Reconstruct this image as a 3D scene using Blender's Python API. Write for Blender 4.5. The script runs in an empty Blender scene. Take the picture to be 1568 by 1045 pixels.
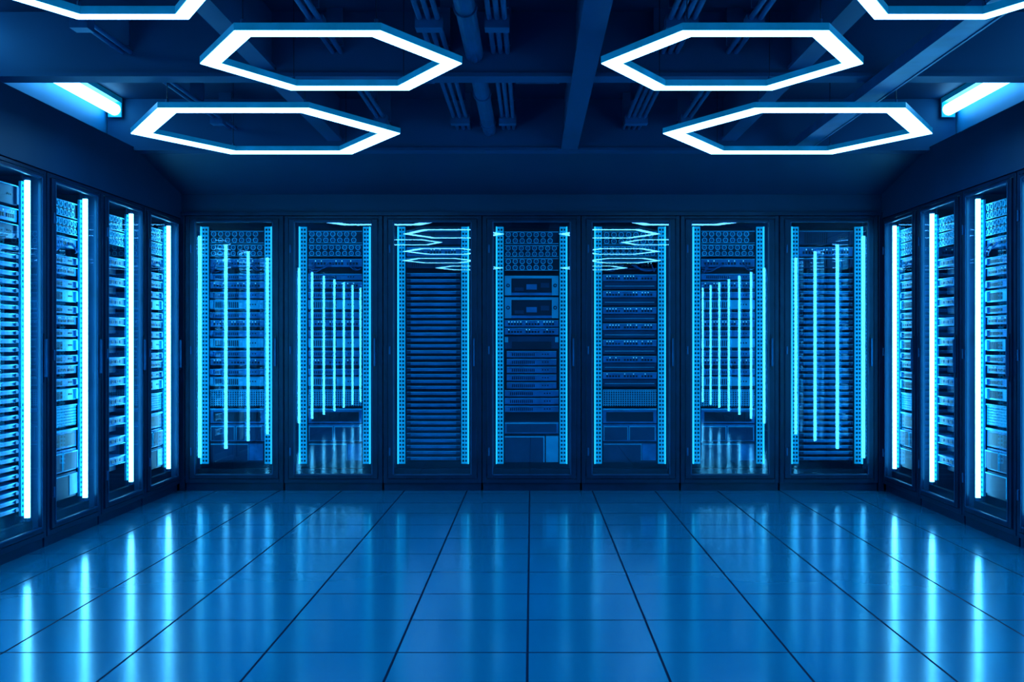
import bpy, bmesh, math, random
from mathutils import Vector, Matrix
S=0.0055
random.seed(4)
sc=bpy.context.scene
sc.view_settings.view_transform='Standard'
sc.view_settings.look='None'
sc.view_settings.exposure=0.0
col=sc.collection

# ------------------------------------------------------------------ materials
def nmat(name):
    m=bpy.data.materials.new(name); m.use_nodes=True
    nt=m.node_tree
    return m,nt,nt.nodes['Principled BSDF']
def metal(name,c,rough=0.4,metallic=0.0,noise=0.25,scale=6.0,spec=0.5,em=None,ems=0):
    m,nt,b=nmat(name)
    tc=nt.nodes.new('ShaderNodeTexCoord')
    n=nt.nodes.new('ShaderNodeTexNoise'); n.inputs['Scale'].default_value=scale; n.inputs['Detail'].default_value=4
    nt.links.new(tc.outputs['Object'],n.inputs['Vector'])
    r=nt.nodes.new('ShaderNodeValToRGB')
    r.color_ramp.elements[0].position=0.3; r.color_ramp.elements[1].position=0.7
    r.color_ramp.elements[0].color=(*[x*(1-noise) for x in c],1)
    r.color_ramp.elements[1].color=(*[min(1,x*(1+noise)) for x in c],1)
    nt.links.new(n.outputs['Fac'],r.inputs['Fac'])
    nt.links.new(r.outputs['Color'],b.inputs['Base Color'])
    b.inputs['Roughness'].default_value=rough
    b.inputs['Metallic'].default_value=metallic
    b.inputs['Specular IOR Level'].default_value=spec
    b.inputs['Specular Tint'].default_value=(0.25,0.8,1,1)
    if em:
        b.inputs['Emission Color'].default_value=(*em,1); b.inputs['Emission Strength'].default_value=ems
    return m
def emis(name,c,s):
    m=bpy.data.materials.new(name); m.use_nodes=True
    nt=m.node_tree; nt.nodes.clear()
    e=nt.nodes.new('ShaderNodeEmission'); e.inputs['Color'].default_value=(*c,1); e.inputs['Strength'].default_value=s
    o=nt.nodes.new('ShaderNodeOutputMaterial'); nt.links.new(e.outputs[0],o.inputs[0])
    return m
M_frame=metal('rack_frame_steel',(0.002,0.020,0.056),0.3,0.0,spec=0.4)
M_bead=metal('door_bead_steel',(0.003,0.055,0.14),0.35,0.0)
M_inner=metal('rack_interior_steel',(0.004,0.05,0.13),0.5)
M_server=metal('server_steel',(0.004,0.24,0.54),0.35,0.15,noise=.3,scale=9)
M_light=metal('server_bright_steel',(0.02,0.62,0.95),0.3,0.15,noise=.2)
M_black=metal('server_black_plastic',(0.001,0.010,0.03),0.4)
M_cable=metal('patch_cable_rubber',(0.002,0.16,0.4),0.5)
M_rail=metal('rail_zinc_glow',(0.02,0.5,0.8),0.35,0.2,em=(0.0,0.40,0.85),ems=0.55)  # added emission stands in for LED strip light on the zinc
M_railp=metal('rail_zinc_plain',(0.02,0.5,0.8),0.35,0.2)
M_strip=emis('rail_led_diffuser',(0.02,0.55,1.0),1.7)
M_bar=emis('led_tube',(0.12,0.60,1.0),18.0)
M_hexem=emis('pendant_diffuser',(0.14,0.48,1.0),15.0)
M_cove=emis('cove_tube',(0.14,0.54,1.0),10.0)
M_hexbody=metal('pendant_body_glow',(0.02,0.32,0.52),0.3,0.0,em=(0.0,0.28,0.5),ems=0.16)  # weak emission makes pendant sides and cove fittings look lit
M_wall=metal('wall_paint',(0.002,0.034,0.085),0.5,scale=1.5,noise=.12)
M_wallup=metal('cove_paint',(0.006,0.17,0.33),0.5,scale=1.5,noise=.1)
M_ceil=metal('ceiling_paint',(0.001,0.030,0.085),0.6,scale=1.5,noise=.15)
M_beam=metal('beam_paint',(0.002,0.054,0.145),0.5,scale=2,noise=.12)
M_pipe=metal('conduit_steel',(0.003,0.10,0.24),0.35,0.2)
M_tray=metal('tray_steel',(0.003,0.09,0.22),0.35,0.1)
M_link=emis('status_led',(0.1,0.7,1.0),1.6)

def glass():
    m=bpy.data.materials.new('door_glass'); m.use_nodes=True
    nt=m.node_tree; nt.nodes.clear()
    o=nt.nodes.new('ShaderNodeOutputMaterial')
    t=nt.nodes.new('ShaderNodeBsdfTransparent'); t.inputs[0].default_value=(0.8,0.93,0.98,1)
    g=nt.nodes.new('ShaderNodeBsdfGlossy'); g.inputs['Roughness'].default_value=0.0; g.inputs['Color'].default_value=(0.6,0.92,1,1)
    lw=nt.nodes.new('ShaderNodeLayerWeight'); lw.inputs['Blend'].default_value=0.5
    p=nt.nodes.new('ShaderNodeMath'); p.operation='POWER'; p.inputs[1].default_value=4
    nt.links.new(lw.outputs['Facing'],p.inputs[0])
    ma=nt.nodes.new('ShaderNodeMath'); ma.operation='MULTIPLY_ADD'; ma.inputs[1].default_value=0.45; ma.inputs[2].default_value=0.18
    nt.links.new(p.outputs[0],ma.inputs[0])
    mx=nt.nodes.new('ShaderNodeMixShader')
    nt.links.new(ma.outputs[0],mx.inputs[0]); nt.links.new(t.outputs[0],mx.inputs[1]); nt.links.new(g.outputs[0],mx.inputs[2])
    nt.links.new(mx.outputs[0],o.inputs[0])
    return m
M_glass=glass()

# ------------------------------------------------------------------ mesh helper (units * S)
class MB:
    def __init__(s): s.v=[]; s.f=[]; s.mi=[]; s.mats=[]
    def mid(s,m):
        if m not in s.mats: s.mats.append(m)
        return s.mats.index(m)
    def box(s,x0,x1,y0,y1,z0,z1,m):
        b=len(s.v); i=s.mid(m)
        s.v+=[(x*S,y*S,z*S) for z in (z0,z1) for y in (y0,y1) for x in (x0,x1)]
        for f in ((0,2,3,1),(4,5,7,6),(0,1,5,4),(2,6,7,3),(0,4,6,2),(1,3,7,5)):
            s.f.append([b+k for k in f]); s.mi.append(i)
    def prism(s,poly,fn,a,c,m):
        b=len(s.v); n=len(poly); i=s.mid(m)
        for t in (a,c):
            s.v+=[tuple(k*S for k in fn(p,t)) for p in poly]
        s.f.append([b+k for k in range(n)][::-1]); s.mi.append(i)
        s.f.append([b+n+k for k in range(n)]); s.mi.append(i)
        for k in range(n):
            s.f.append([b+k,b+(k+1)%n,b+n+(k+1)%n,b+n+k]); s.mi.append(i)
    def cyl(s,axis,c,r,a,b2,m,n=14):
        poly=[(math.cos(2*math.pi*k/n)*r,math.sin(2*math.pi*k/n)*r) for k in range(n)]
        if axis=='z': fn=lambda p,t:(c[0]+p[0],c[1]+p[1],t)
        elif axis=='y': fn=lambda p,t:(c[0]+p[0],t,c[1]+p[1])
        else: fn=lambda p,t:(t,c[0]+p[0],c[1]+p[1])
        s.prism(poly,fn,a,b2,m)
    def ring(s,cx,cz,y0,y1,r0,r1,m,n=10,rot=0):
        b=len(s.v); i=s.mid(m)
        for (r,y) in ((r1,y1),(r1,y0),(r0,y0),(r0,y1)):
            for k in range(n):
                a=2*math.pi*k/n+rot
                s.v.append(((cx+r*math.cos(a))*S,y*S,(cz+r*math.sin(a))*S))
        for j in range(3):
            for k in range(n):
                s.f.append([b+j*n+k,b+(j+1)*n+k,b+(j+1)*n+(k+1)%n,b+j*n+(k+1)%n]); s.mi.append(i)
    def tube(s,pts,r,m,n=5):
        b=len(s.v); i=s.mid(m); L=len(pts)
        for j,p in enumerate(pts):
            d=(Vector(pts[min(j+1,L-1)])-Vector(pts[max(j-1,0)])).normalized()
            u=d.cross(Vector((0.13,0.9,0.2))).normalized(); w=d.cross(u)
            for k in range(n):
                a=2*math.pi*k/n; q=Vector(p)+u*math.cos(a)*r+w*math.sin(a)*r
                s.v.append(tuple(q*S))
        for j in range(L-1):
            for k in range(n):
                s.f.append([b+j*n+k,b+j*n+(k+1)%n,b+(j+1)*n+(k+1)%n,b+(j+1)*n+k]); s.mi.append(i)
    def mesh(s,name):
        me=bpy.data.meshes.new(name); me.from_pydata(s.v,[],s.f)
        for m in s.mats: me.materials.append(m)
        me.polygons.foreach_set('material_index',s.mi)
        bm=bmesh.new(); bm.from_mesh(me); bmesh.ops.recalc_face_normals(bm,faces=bm.faces); bm.to_mesh(me); bm.free()
        me.update(); return me
def obj(name,me,parent=None,bevel=0):
    o=bpy.data.objects.new(name,me); col.objects.link(o)
    if parent: o.parent=parent
    if bevel:
        b=o.modifiers.new('bevel','BEVEL'); b.width=bevel*S; b.segments=2; b.limit_method='ANGLE'
    return o

# ------------------------------------------------------------------ rack parts
W=150.0; HT=418
def carcass():
    b=MB(); h=W/2-0.3
    b.box(-h,-h+4,0.5,70,12,HT,M_inner); b.box(h-4,h,0.5,70,12,HT,M_inner)
    b.box(-h+4,h-4,66,70,12,HT,M_inner)
    b.box(-h+4,h-4,0.5,66,HT-5,HT,M_inner); b.box(-h+4,h-4,0.5,66,12,22,M_inner)
    b.box(-h+1,h-1,2,68,0,12,M_frame)            # plinth
    b.box(-h+4,-57,16,18,22,HT-5,M_inner); b.box(57,h-4,16,18,22,HT-5,M_inner)
    b.box(-58,58,6,12,22,33,M_black)
    return b.mesh('carcass')
def doorframe():
    b=MB(); h=W/2-0.6
    b.box(-h,-h+6,-2,0.4,12,HT,M_frame); b.box(h-6,h,-2,0.4,12,HT,M_frame)
    b.box(-h+6,h-6,-2,0.4,HT-4,HT,M_frame); b.box(-h+6,h-6,-2,0.4,12,18,M_frame)
    g=1.2; x1=h-6-g
    b.box(-x1,-58,-4,-0.2,19.2,HT-5.2,M_frame); b.box(58,x1,-4,-0.2,19.2,HT-5.2,M_frame)
    b.box(-58,58,-4,-0.2,408,HT-5.2,M_frame); b.box(-58,58,-4,-0.2,19.2,26,M_frame)
    for sx in (-1,1):
        b.box(min(sx*58,sx*60),max(sx*58,sx*60),-5,-4,25,409,M_bead)
    b.box(-58,58,-5,-4,408,410,M_bead); b.box(-58,58,-5,-4,24,26,M_bead)
    return b.mesh('door_frame')
def hardware():
    b=MB()
    b.box(62,64.5,-8,-4.1,190,232,M_pipe); b.box(61.4,65.1,-5,-4.1,184,238,M_black)
    for z in (60,214,368): b.cyl('z',(-64.6,-4.9),1.3,z-6,z+6,M_pipe,10)
    return b.mesh('door_handle')
def glasspane():
    me=bpy.data.meshes.new('glass_pane')
    me.from_pydata([(-58*S,-2*S,26*S),(58*S,-2*S,26*S),(58*S,-2*S,408*S),(-58*S,-2*S,408*S)],[],[[0,1,2,3]])
    me.materials.append(M_glass); return me
def rails(strip=True):
    b=MB(); R=M_rail if strip else M_railp
    for sx in (-1,1):
        def bx(a,c,*r): b.box(min(sx*a,sx*c),max(sx*a,sx*c),*r)
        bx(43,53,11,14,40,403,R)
        bx(53,54.6,8,14,40,403,M_strip if strip else R)
        z=43
        while z<400:
            bx(44.6,47.4,10.6,11.2,z,z+3.2,M_black)
            bx(49.2,51.6,10.6,11.2,z,z+3.2,M_black)
            z+=6.1
    return b.mesh('rails')
def tube():
    b=MB()
    for side in (-1,1):
        x=side*46
        b.cyl('z',(x,6),3.0,38,404,M_bar,16)
        b.cyl('z',(x,6),3.3,34,38,M_pipe,16); b.cyl('z',(x,6),3.3,404,407,M_pipe,16)
    return b.mesh('led_tube')

def fans(b,z0,z1,y,n=6,m=M_light):
    b.box(-41,41,y,y+20,z0,z1,M_black)
    r=(z1-z0)/4
    for row in (0,1):
        zc=z0+r+row*2*r
        x=-41+r*1.1
        while x<41-r*0.9:
            b.ring(x,zc,y-1.5,y,r*0.58,r*0.92,m,8,math.pi/8)
            b.ring(x,zc,y-0.8,y,r*0.1,r*0.3,M_server,6); x+=2.25*r
    b.box(-41,41,y-1.6,y,z1-1.2,z1,m); b.box(-41,41,y-1.6,y,z0,z0+1,m)
def ports(b,z0,z1,y,m=M_server,n=16):
    b.box(-41,41,y,y+24,z0,z1,m)
    h=(z1-z0)
    for k in range(n):
        x=-36+72*k/(n)
        if k%6==5: continue
        b.box(x,x+72/n*0.66,y-0.8,y+0.05,z0+h*0.25,z0+h*0.55,M_black)
        if random.random()<0.6: b.box(x+0.6,x+1.8,y-0.9,y,z0+h*0.68,z0+h*0.8,M_link)
    b.box(-41,41,y-2,y,z1-1.0,z1,M_light)
def cables(b,zt,y,n=9,drop=20):
    for k in range(n):
        x0=-34+68*random.random(); sx=-1 if x0<0 else 1; x1=sx*(38+3*random.random())
        d=drop*(0.5+random.random()*0.7); pts=[]
        for j in range(9):
            t=j/8
            pts.append((x0+(x1-x0)*t, y-1-5*math.sin(math.pi*min(1,t*1.3+0.02)) if t<0.75 else y-2, zt-d*math.sin(t*math.pi/2)-4*math.sin(t*math.pi)))
        b.tube(pts,0.75,M_cable)
def unit(b,z0,z1,y,w=41,m=M_server,lip=True):
    b.box(-w,w,y,y+26,z0,z1,m)
    if lip:
        b.box(-w,w,y-1.8,y,z1-0.9,z1,M_light)
        b.box(-w,-w+5,y-2.5,y,z0+1,z1-1,m); b.box(w-5,w,y-2.5,y,z0+1,z1-1,m)
    if z1-z0>8:
        for k in range(3):
            b.box(w-22+k*4,w-20+k*4,y-0.6,y,(z0+z1)/2-1,(z0+z1)/2+1,M_black)
        for k in range(12):
            b.box(-w+8+k*3,-w+9.6+k*3,y-0.5,y,z0+2,z1-3,M_black)
def boxes_bottom(b,y):
    b.box(-41,41,y,y+24,102,124,M_server); b.box(-41,41,y-2,y,122,124.5,M_light)
    b.box(-36,36,y-1,y,104.5,119,M_black)
    b.box(-41,41,y,y+24,74,100,M_server)
    for x0,x1 in ((-40,-3),(-1,39)):
        b.box(x0,x1,y-2.5,y,76,97,M_inner); b.box(x0,x1,y-3,y-2.4,96,97.4,M_light); b.box(x0,x0+1,y-3,y-2.4,76,96,M_light); b.box(x1-1,x1,y-3,y-2.4,76,96,M_light)
    b.box(-41,41,y,y+24,42,72,M_inner)
    b.box(-40,18,y-2,y,45,70,M_inner); b.box(-40,18,y-2.6,y-1.9,69,70.4,M_light); b.box(19,40,y-2,y,45,70,M_server)
    b.box(17,18,y-2.6,y-1.9,45,69,M_light)
def mesh_panel(b,z0,z1,y):
    b.box(-41,41,y+1,y+20,z0,z1,M_black)
    z=z0+1.5
    while z<z1:
        b.box(-41,41,y,y+0.9,z,z+1.2,M_light); z+=3.4
    x=-41
    while x<41:
        b.box(x,x+1.2,y-0.1,y+0.8,z0,z1,M_light); x+=3.6
    b.box(-41,41,y-1.5,y,z1,z1+1.5,M_light)
def blanking(b): b.box(-42.5,42.5,40,42,40,404,M_black)
def srv_core():
    b=MB(); blanking(b); y=15
    fans(b,377,396,y); fans(b,357,375,y); fans(b,336,355,y)
    for z0,z1 in ((298,328),(263,295)):
        b.box(-41,41,y,y+26,z0,z1,M_black)
        b.box(-41,-31,y-3,y,z0,z1,M_light); b.box(31,41,y-3,y,z0,z1,M_light)
        b.box(-31,31,y-3,y,z1-4,z1,M_light); b.box(-31,31,y-3,y,z0,z0+4,M_server)
        for sx in (-1,1): b.ring(sx*36,(z0+z1)/2,y-4,y-3,1.6,3,M_black,8)
        b.box(-8,8,y-2,y,z0+9,z0+17,M_server); b.box(-26,-12,y-2,y,z0+7,z0+12,M_inner); b.box(14,27,y-2,y,z0+12,z0+19,M_inner)
    ports(b,250,260,y); ports(b,238,248,y)
    b.box(-41,41,y,y+26,216,235,M_inner)
    for sx in (-1,1): b.box(min(sx*36,sx*41),max(sx*36,sx*41),y-4,y,226,234,M_light)
    b.box(-30,30,y-3,y,217,227,M_black)
    z=203
    while z>112:
        unit(b,z,z+9.5,y,41 if z<150 else 38,M_server if int(z)%2 else M_inner); z-=12
    b.box(-41,41,y,y+24,86,103,M_server); b.box(-38,38,y-1.5,y,88,101,M_inner); b.box(-41,41,y-2.5,y-1.5,101,103,M_light)
    b.box(-41,20,y,y+24,42,82,M_inner); b.box(-41,20,y-1,y,80,82,M_light); b.box(18,20,y-1,y,42,80,M_light)
    b.box(22,41,y,y+24,42,82,M_light)
    return b.mesh('servers')
def srv_switch(pitch=25.0):
    b=MB(); blanking(b); y=15
    fans(b,376,396,y); fans(b,358,374,y); b.box(-41,41,y,y+20,338,355,M_inner); ports(b,340,350,y)
    cables(b,345,y,8,10)
    z=312
    while z>155:
        ports(b,z+8,z+18,y); b.box(-41,41,y+4,y+24,z-4,z+7,M_inner)
        b.box(-38,38,y+2,y+4,z,z+1,M_light)
        z-=pitch
    mesh_panel(b,128,152,y); boxes_bottom(b,y)
    return b.mesh('servers')
def srv_slats():
    b=MB(); blanking(b); y=15
    unit(b,376,397,y,41,M_inner); ports(b,358,372,y); unit(b,340,355,y,41,M_inner)
    z=332
    while z>44:
        b.box(-41,41,y,y+22,z-4.6,z,M_server); b.box(-41,41,y-1.2,y,z-1.1,z,M_light)
        b.box(-41,-35,y-2.2,y,z-4.2,z-0.6,M_inner); b.box(35,41,y-2.2,y,z-4.2,z-0.6,M_inner)
        z-=9.1
    return b.mesh('servers')
def srv_blades():
    b=MB(); blanking(b); y=15
    fans(b,378,397,y); fans(b,358,376,y)
    z=330
    while z>60:
        b.box(-41,41,y-1,y+24,z,z+11,M_server); b.box(-41,41,y-3,y-1,z+9.6,z+11,M_light)
        b.box(-41,41,y-3,y-1,z,z+1.0,M_light)
        b.box(-41,41,y+10,y+24,z-10,z-1,M_inner)
        for k in range(5): b.box(-34+k*15,-24+k*15,y-1.6,y-0.9,z+3,z+7,M_black)
        z-=26.5
    return b.mesh('servers')
def srv_mixed():
    b=MB(); blanking(b); y=15
    fans(b,378,397,y); fans(b,358,376,y); ports(b,342,354,y); cables(b,348,y,8,14)
    z=322; i=0
    while z>160:
        if i%4==3: unit(b,z-4,z+10,y,41,M_light); z-=18
        elif i%4==1: ports(b,z,z+10,y); z-=15
        else: unit(b,z,z+9,y); z-=13
        i+=1
    mesh_panel(b,128,152,y); boxes_bottom(b,y)
    return b.mesh('servers')
ME=dict(carc=carcass(),frame=doorframe(),hw=hardware(),glass=glasspane(),rail=rails(True),rail0=rails(False),
        tube=tube())
SV=dict(core=srv_core(),switch=srv_switch(),slats=srv_slats(),blades=srv_blades(),mixed=srv_mixed())

def rack(x,y,rot,kind,tube=False,k=1.0):
    e=bpy.data.objects.new('server_rack',None); col.objects.link(e)
    e.empty_display_size=0.2
    e.location=(x*S,y*S,0); e.rotation_euler=(0,0,rot); e.scale=(k,1,k)
    obj('carcass',ME['carc'],e); obj('door_frame',ME['frame'],e,0.5); obj('door_handle',ME['hw'],e)
    obj('glass_pane',ME['glass'],e); obj('rails',ME['rail0'] if tube else ME['rail'],e)
    obj('servers',SV[kind],e)
    if tube: obj('led_tubes',ME['tube'],e)
    return e
BY=1656
for k,kind in zip(range(-3,4),('mixed','mixed','slats','core','switch','mixed','slats')):
    rack(k*152.2,BY,0,kind,False,1.011)
lk=['mixed','blades','mixed','slats']; rk=['mixed','blades','mixed','switch']
for k in range(12):
    yy=1577.5-151.6*k
    rack(-541,yy,math.pi/2,lk[k%4],True)
    rack(541,yy,-math.pi/2,rk[k%4],True)

# ------------------------------------------------------------------ room
Y0=-420; Y1=1760; XU=575; CZ=558
b=MB(); b.box(-640,640,Y0,Y1,-8,0,None)
m,nt,bs=nmat('raised_floor_tile')
geo=nt.nodes.new('ShaderNodeNewGeometry'); sep=nt.nodes.new('ShaderNodeSeparateXYZ'); nt.links.new(geo.outputs['Position'],sep.inputs[0])
def M(op,a,bv,c=None):
    n=nt.nodes.new('ShaderNodeMath'); n.operation=op
    for i,v in enumerate((a,bv,c)):
        if v is None: continue
        if isinstance(v,(int,float)): n.inputs[i].default_value=v
        else: nt.links.new(v,n.inputs[i])
    return n.outputs[0]
def groove(sock,off,pitch,w):
    t=M('DIVIDE',M('SUBTRACT',sock,off*S),pitch*S)
    fr=M('FRACT',M('ADD',t,100.5),None)
    d=M('ABSOLUTE',M('SUBTRACT',fr,0.5),None)
    return M('LESS_THAN',d,w/2/pitch)
gx=groove(sep.outputs['X'],-3,96.3,1.9); gy=groove(sep.outputs['Y'],792,92.5,2.2)
gr=M('MAXIMUM',gx,gy)
nz=nt.nodes.new('ShaderNodeTexNoise'); nz.inputs['Scale'].default_value=1.2; nt.links.new(geo.outputs['Position'],nz.inputs['Vector'])
cr=nt.nodes.new('ShaderNodeValToRGB'); cr.color_ramp.elements[0].color=(0.001,0.165,0.30,1); cr.color_ramp.elements[1].color=(0.002,0.205,0.35,1)
nt.links.new(nz.outputs['Fac'],cr.inputs['Fac'])
mx=nt.nodes.new('ShaderNodeMix'); mx.data_type='RGBA'; mx.inputs['B'].default_value=(0.0005,0.012,0.04,1)
nt.links.new(gr,mx.inputs['Factor']); nt.links.new(cr.outputs['Color'],mx.inputs['A'])
nt.links.new(mx.outputs['Result'],bs.inputs['Base Color'])
nt.links.new(M('MULTIPLY_ADD',gr,0.5,0.14),bs.inputs['Roughness'])
nt.links.new(M('MULTIPLY_ADD',gr,-0.6,0.65),bs.inputs['Specular IOR Level'])
bs.inputs['IOR'].default_value=1.65
bs.inputs['Specular Tint'].default_value=(0.2,0.8,1,1)
b.mats=[m]; b.mi=[0]*len(b.mi)
obj('floor',b.mesh('floor'))
b=MB(); b.box(-640,640,Y0,Y1,CZ,CZ+12,M_ceil); obj('ceiling',b.mesh('ceiling'))
for side,nm in ((-1,'left'),(1,'right')):
    b=MB()
    def bx(a,c,*r): b.box(min(side*a,side*c),max(side*a,side*c),*r)
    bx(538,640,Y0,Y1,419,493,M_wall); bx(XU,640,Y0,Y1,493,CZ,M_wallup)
    bx(613,640,Y0,Y1,0,419,M_wall); bx(541,613,Y0,-167,0,419,M_wall)
    obj('wall_'+nm,b.mesh('wall'))
b=MB()
b.box(-613,613,1730,Y1,0,419,M_wall); b.box(-538,538,1656,Y1,423.2,456,M_wall)
b.prism([(1656,456),(1482,488),(1482,CZ),(Y1,CZ),(Y1,456)],lambda p,t:(t,p[0],p[1]),-538,538,M_wall)
obj('wall_back',b.mesh('wall'))
b=MB(); b.box(-640,640,Y0-20,Y0,0,CZ,M_wall); obj('wall_front',b.mesh('wall'))
for i,side in enumerate((-1,1)):
    b=MB(); b.box(min(side*533,side*541),max(side*533,side*541),BY-2,BY+40,0,423,M_frame)
    obj('trim_%d'%(i+1),b.mesh('trim'),None,0.6)
b=MB(); b.box(-538,538,1651,1656,423.2,428,M_frame); obj('trim_3',b.mesh('trim'))
# I-section cross beams
b=MB()
for yb in (1458,1074,690,306,-78):
    z0=488 if yb==1458 else 493
    b.box(-XU+1,XU-1,yb,yb+22,z0+4,CZ,M_beam)
    b.box(-XU+1,XU-1,yb-3,yb+24,z0,z0+4,M_beam)
obj('ceiling_cross_beam',b.mesh('beam'))
for x0,x1,zb in ((40,62,489),(-275,-255,500),(255,275,500)):
    b=MB(); b.box(x0+4,x1-4,Y0,1455,zb+4,CZ,M_beam); b.box(x0,x1,Y0,1454,zb,zb+4,M_beam); obj('ceiling_joist',b.mesh('joist'))
# secondary purlins with flanges
for yb in (1266,1170,882,786,498):
    b=MB(); b.box(-XU+2,XU-2,yb,yb+9,540,CZ,M_beam); b.box(-XU+2,XU-2,yb-2,yb+11,537,540,M_beam)
    obj('ceiling_purlin',b.mesh('purlin'))
# slotted air vents
for x0,y0,w_ in ((-168,805,56),(72,805,44),(-168,1196,56),(154,1196,32),(-18,1196,50)):
    b=MB(); d_=52
    b.box(x0,x0+w_,y0,y0+d_,534,536,M_black)
    b.box(x0,x0+3,y0,y0+d_,528,536,M_pipe); b.box(x0+w_-3,x0+w_,y0,y0+d_,528,536,M_pipe)
    b.box(x0+3,x0+w_-3,y0,y0+3,528,536,M_pipe); b.box(x0+3,x0+w_-3,y0+d_-3,y0+d_,528,536,M_pipe)
    n=int(w_/7)
    for k in range(1,n): b.box(x0+k*w_/n-1,x0+k*w_/n+1,y0+3,y0+d_-3,529,534,M_pipe)
    b.box(x0+4,x0+w_-4,y0+4,y0+d_-4,536,CZ,M_beam)
    obj('air_vent',b.mesh('vent'))
# cable tray below the beams
X=352; b=MB()
b.box(X-13,X-11,Y0+2,1450,481,492,M_tray); b.box(X+11,X+13,Y0+2,1450,481,492,M_tray)
b.box(X-11,X+11,Y0+2,1450,482,483,M_tray)
for c in (-6,0,6): b.cyl('y',(X+c,486.3),2.2,Y0+2,1450,M_pipe,8)
obj('cable_tray',b.mesh('tray'))
b=MB(); b.cyl('y',(-57,516),9,Y0,1456,M_pipe,20)
for yb in range(-360,1450,160): b.cyl('y',(-57,516),10.5,yb,yb+5,M_pipe,20)
obj('ventilation_duct',b.mesh('duct'))
for xs in ((-24,-31,-38),(124,131,138,145),(-84,-92,-100),(-190,-198),(196,204),(-400,-408)):
    b=MB()
    for x in xs: b.cyl('y',(x,518),2.5,Y0,1456,M_pipe,10)
    for yb in range(-380,1450,120): b.box(min(xs)-4,max(xs)+4,yb,yb+4,521,CZ,M_beam)
    for yb in range(-300,1400,420): b.box(min(xs)-4,max(xs)+4,yb,yb+16,509,521,M_pipe)
    obj('conduit_pipes',b.mesh('conduit'))
# cove lights
for side in (-1,1):
    for ya,yb in ((-50,300),(334,684),(718,1066),(1102,1450)):
        b=MB(); X=side*561
        b.cyl('y',(X,542),8,ya,yb,M_cove,16)
        b.box(X-9,X+9,ya-3,ya,532,CZ-0.2,M_hexbody); b.box(X-9,X+9,yb,yb+3,532,CZ-0.2,M_hexbody)
        b.box(X-9,X+9,ya,yb,551,CZ-0.2,M_hexbody)
        obj('linear_wall_light',b.mesh('linear'))
# hexagon pendants
def hexp(cx,cy,s,H=240,th=6.5):
    w=s*0.142; z0=H+228
    e=bpy.data.objects.new('hexagonal_pendant_light',None); col.objects.link(e); e.location=(cx*S,cy*S,z0*S)
    ro=s; ri=s-w/math.cos(math.pi/6)
    def ringmesh(levels,m,close=True):
        bb=MB(); i=bb.mid(m); n=6; L=len(levels)
        for r,z in levels:
            for k in range(n):
                a=math.pi/3*k; bb.v.append((r*math.cos(a)*S,r*math.sin(a)*S,z*S))
        for j in range(L if close else L-1):
            j2=(j+1)%L
            for k in range(n):
                bb.f.append([j*n+k,j*n+(k+1)%n,j2*n+(k+1)%n,j2*n+k]); bb.mi.append(i)
        return bb.mesh('hex')
    obj('body',ringmesh([(ri,0.6),(ro,0.6),(ro,th),(ri,th)],M_hexbody),e)
    obj('diffuser',ringmesh([(ri+.6,0),(ro-.6,0),(ro-.6,0.6),(ri+.6,0.6)],M_hexem),e)
    bb=MB()
    for k in (1,2,4,5):
        a=math.pi/3*k; r=(ro+ri)/2
        bb.cyl('z',(r*math.cos(a),r*math.sin(a)),0.45,th,CZ-z0,M_black,6)
        bb.cyl('z',(r*math.cos(a),r*math.sin(a)),1.6,th,th+5,M_pipe,8)
    obj('suspension_wires',bb.mesh('wires'),e)
for sx in (-1,1):
    hexp(sx*305.5,1237,155)
    hexp(sx*172.6,927,113)
    hexp(sx*295.5,728,83)
    hexp(sx*230,470,110); hexp(sx*270,150,110); hexp(sx*200,-160,110)

# ------------------------------------------------------------------ world + camera
w=bpy.data.worlds.new('world'); sc.world=w; w.use_nodes=True
w.node_tree.nodes['Background'].inputs[0].default_value=(0.0,0.02,0.06,1)
cam=bpy.data.cameras.new('camera'); co=bpy.data.objects.new('camera',cam); col.objects.link(co)
co.location=(0,0,228*S); co.rotation_euler=(math.pi/2,0,0)
cam.sensor_width=36; cam.lens=36*1650/1568; cam.shift_x=-30/1568; cam.shift_y=2.5/1568
cam.clip_start=0.01; cam.clip_end=100
sc.camera=co
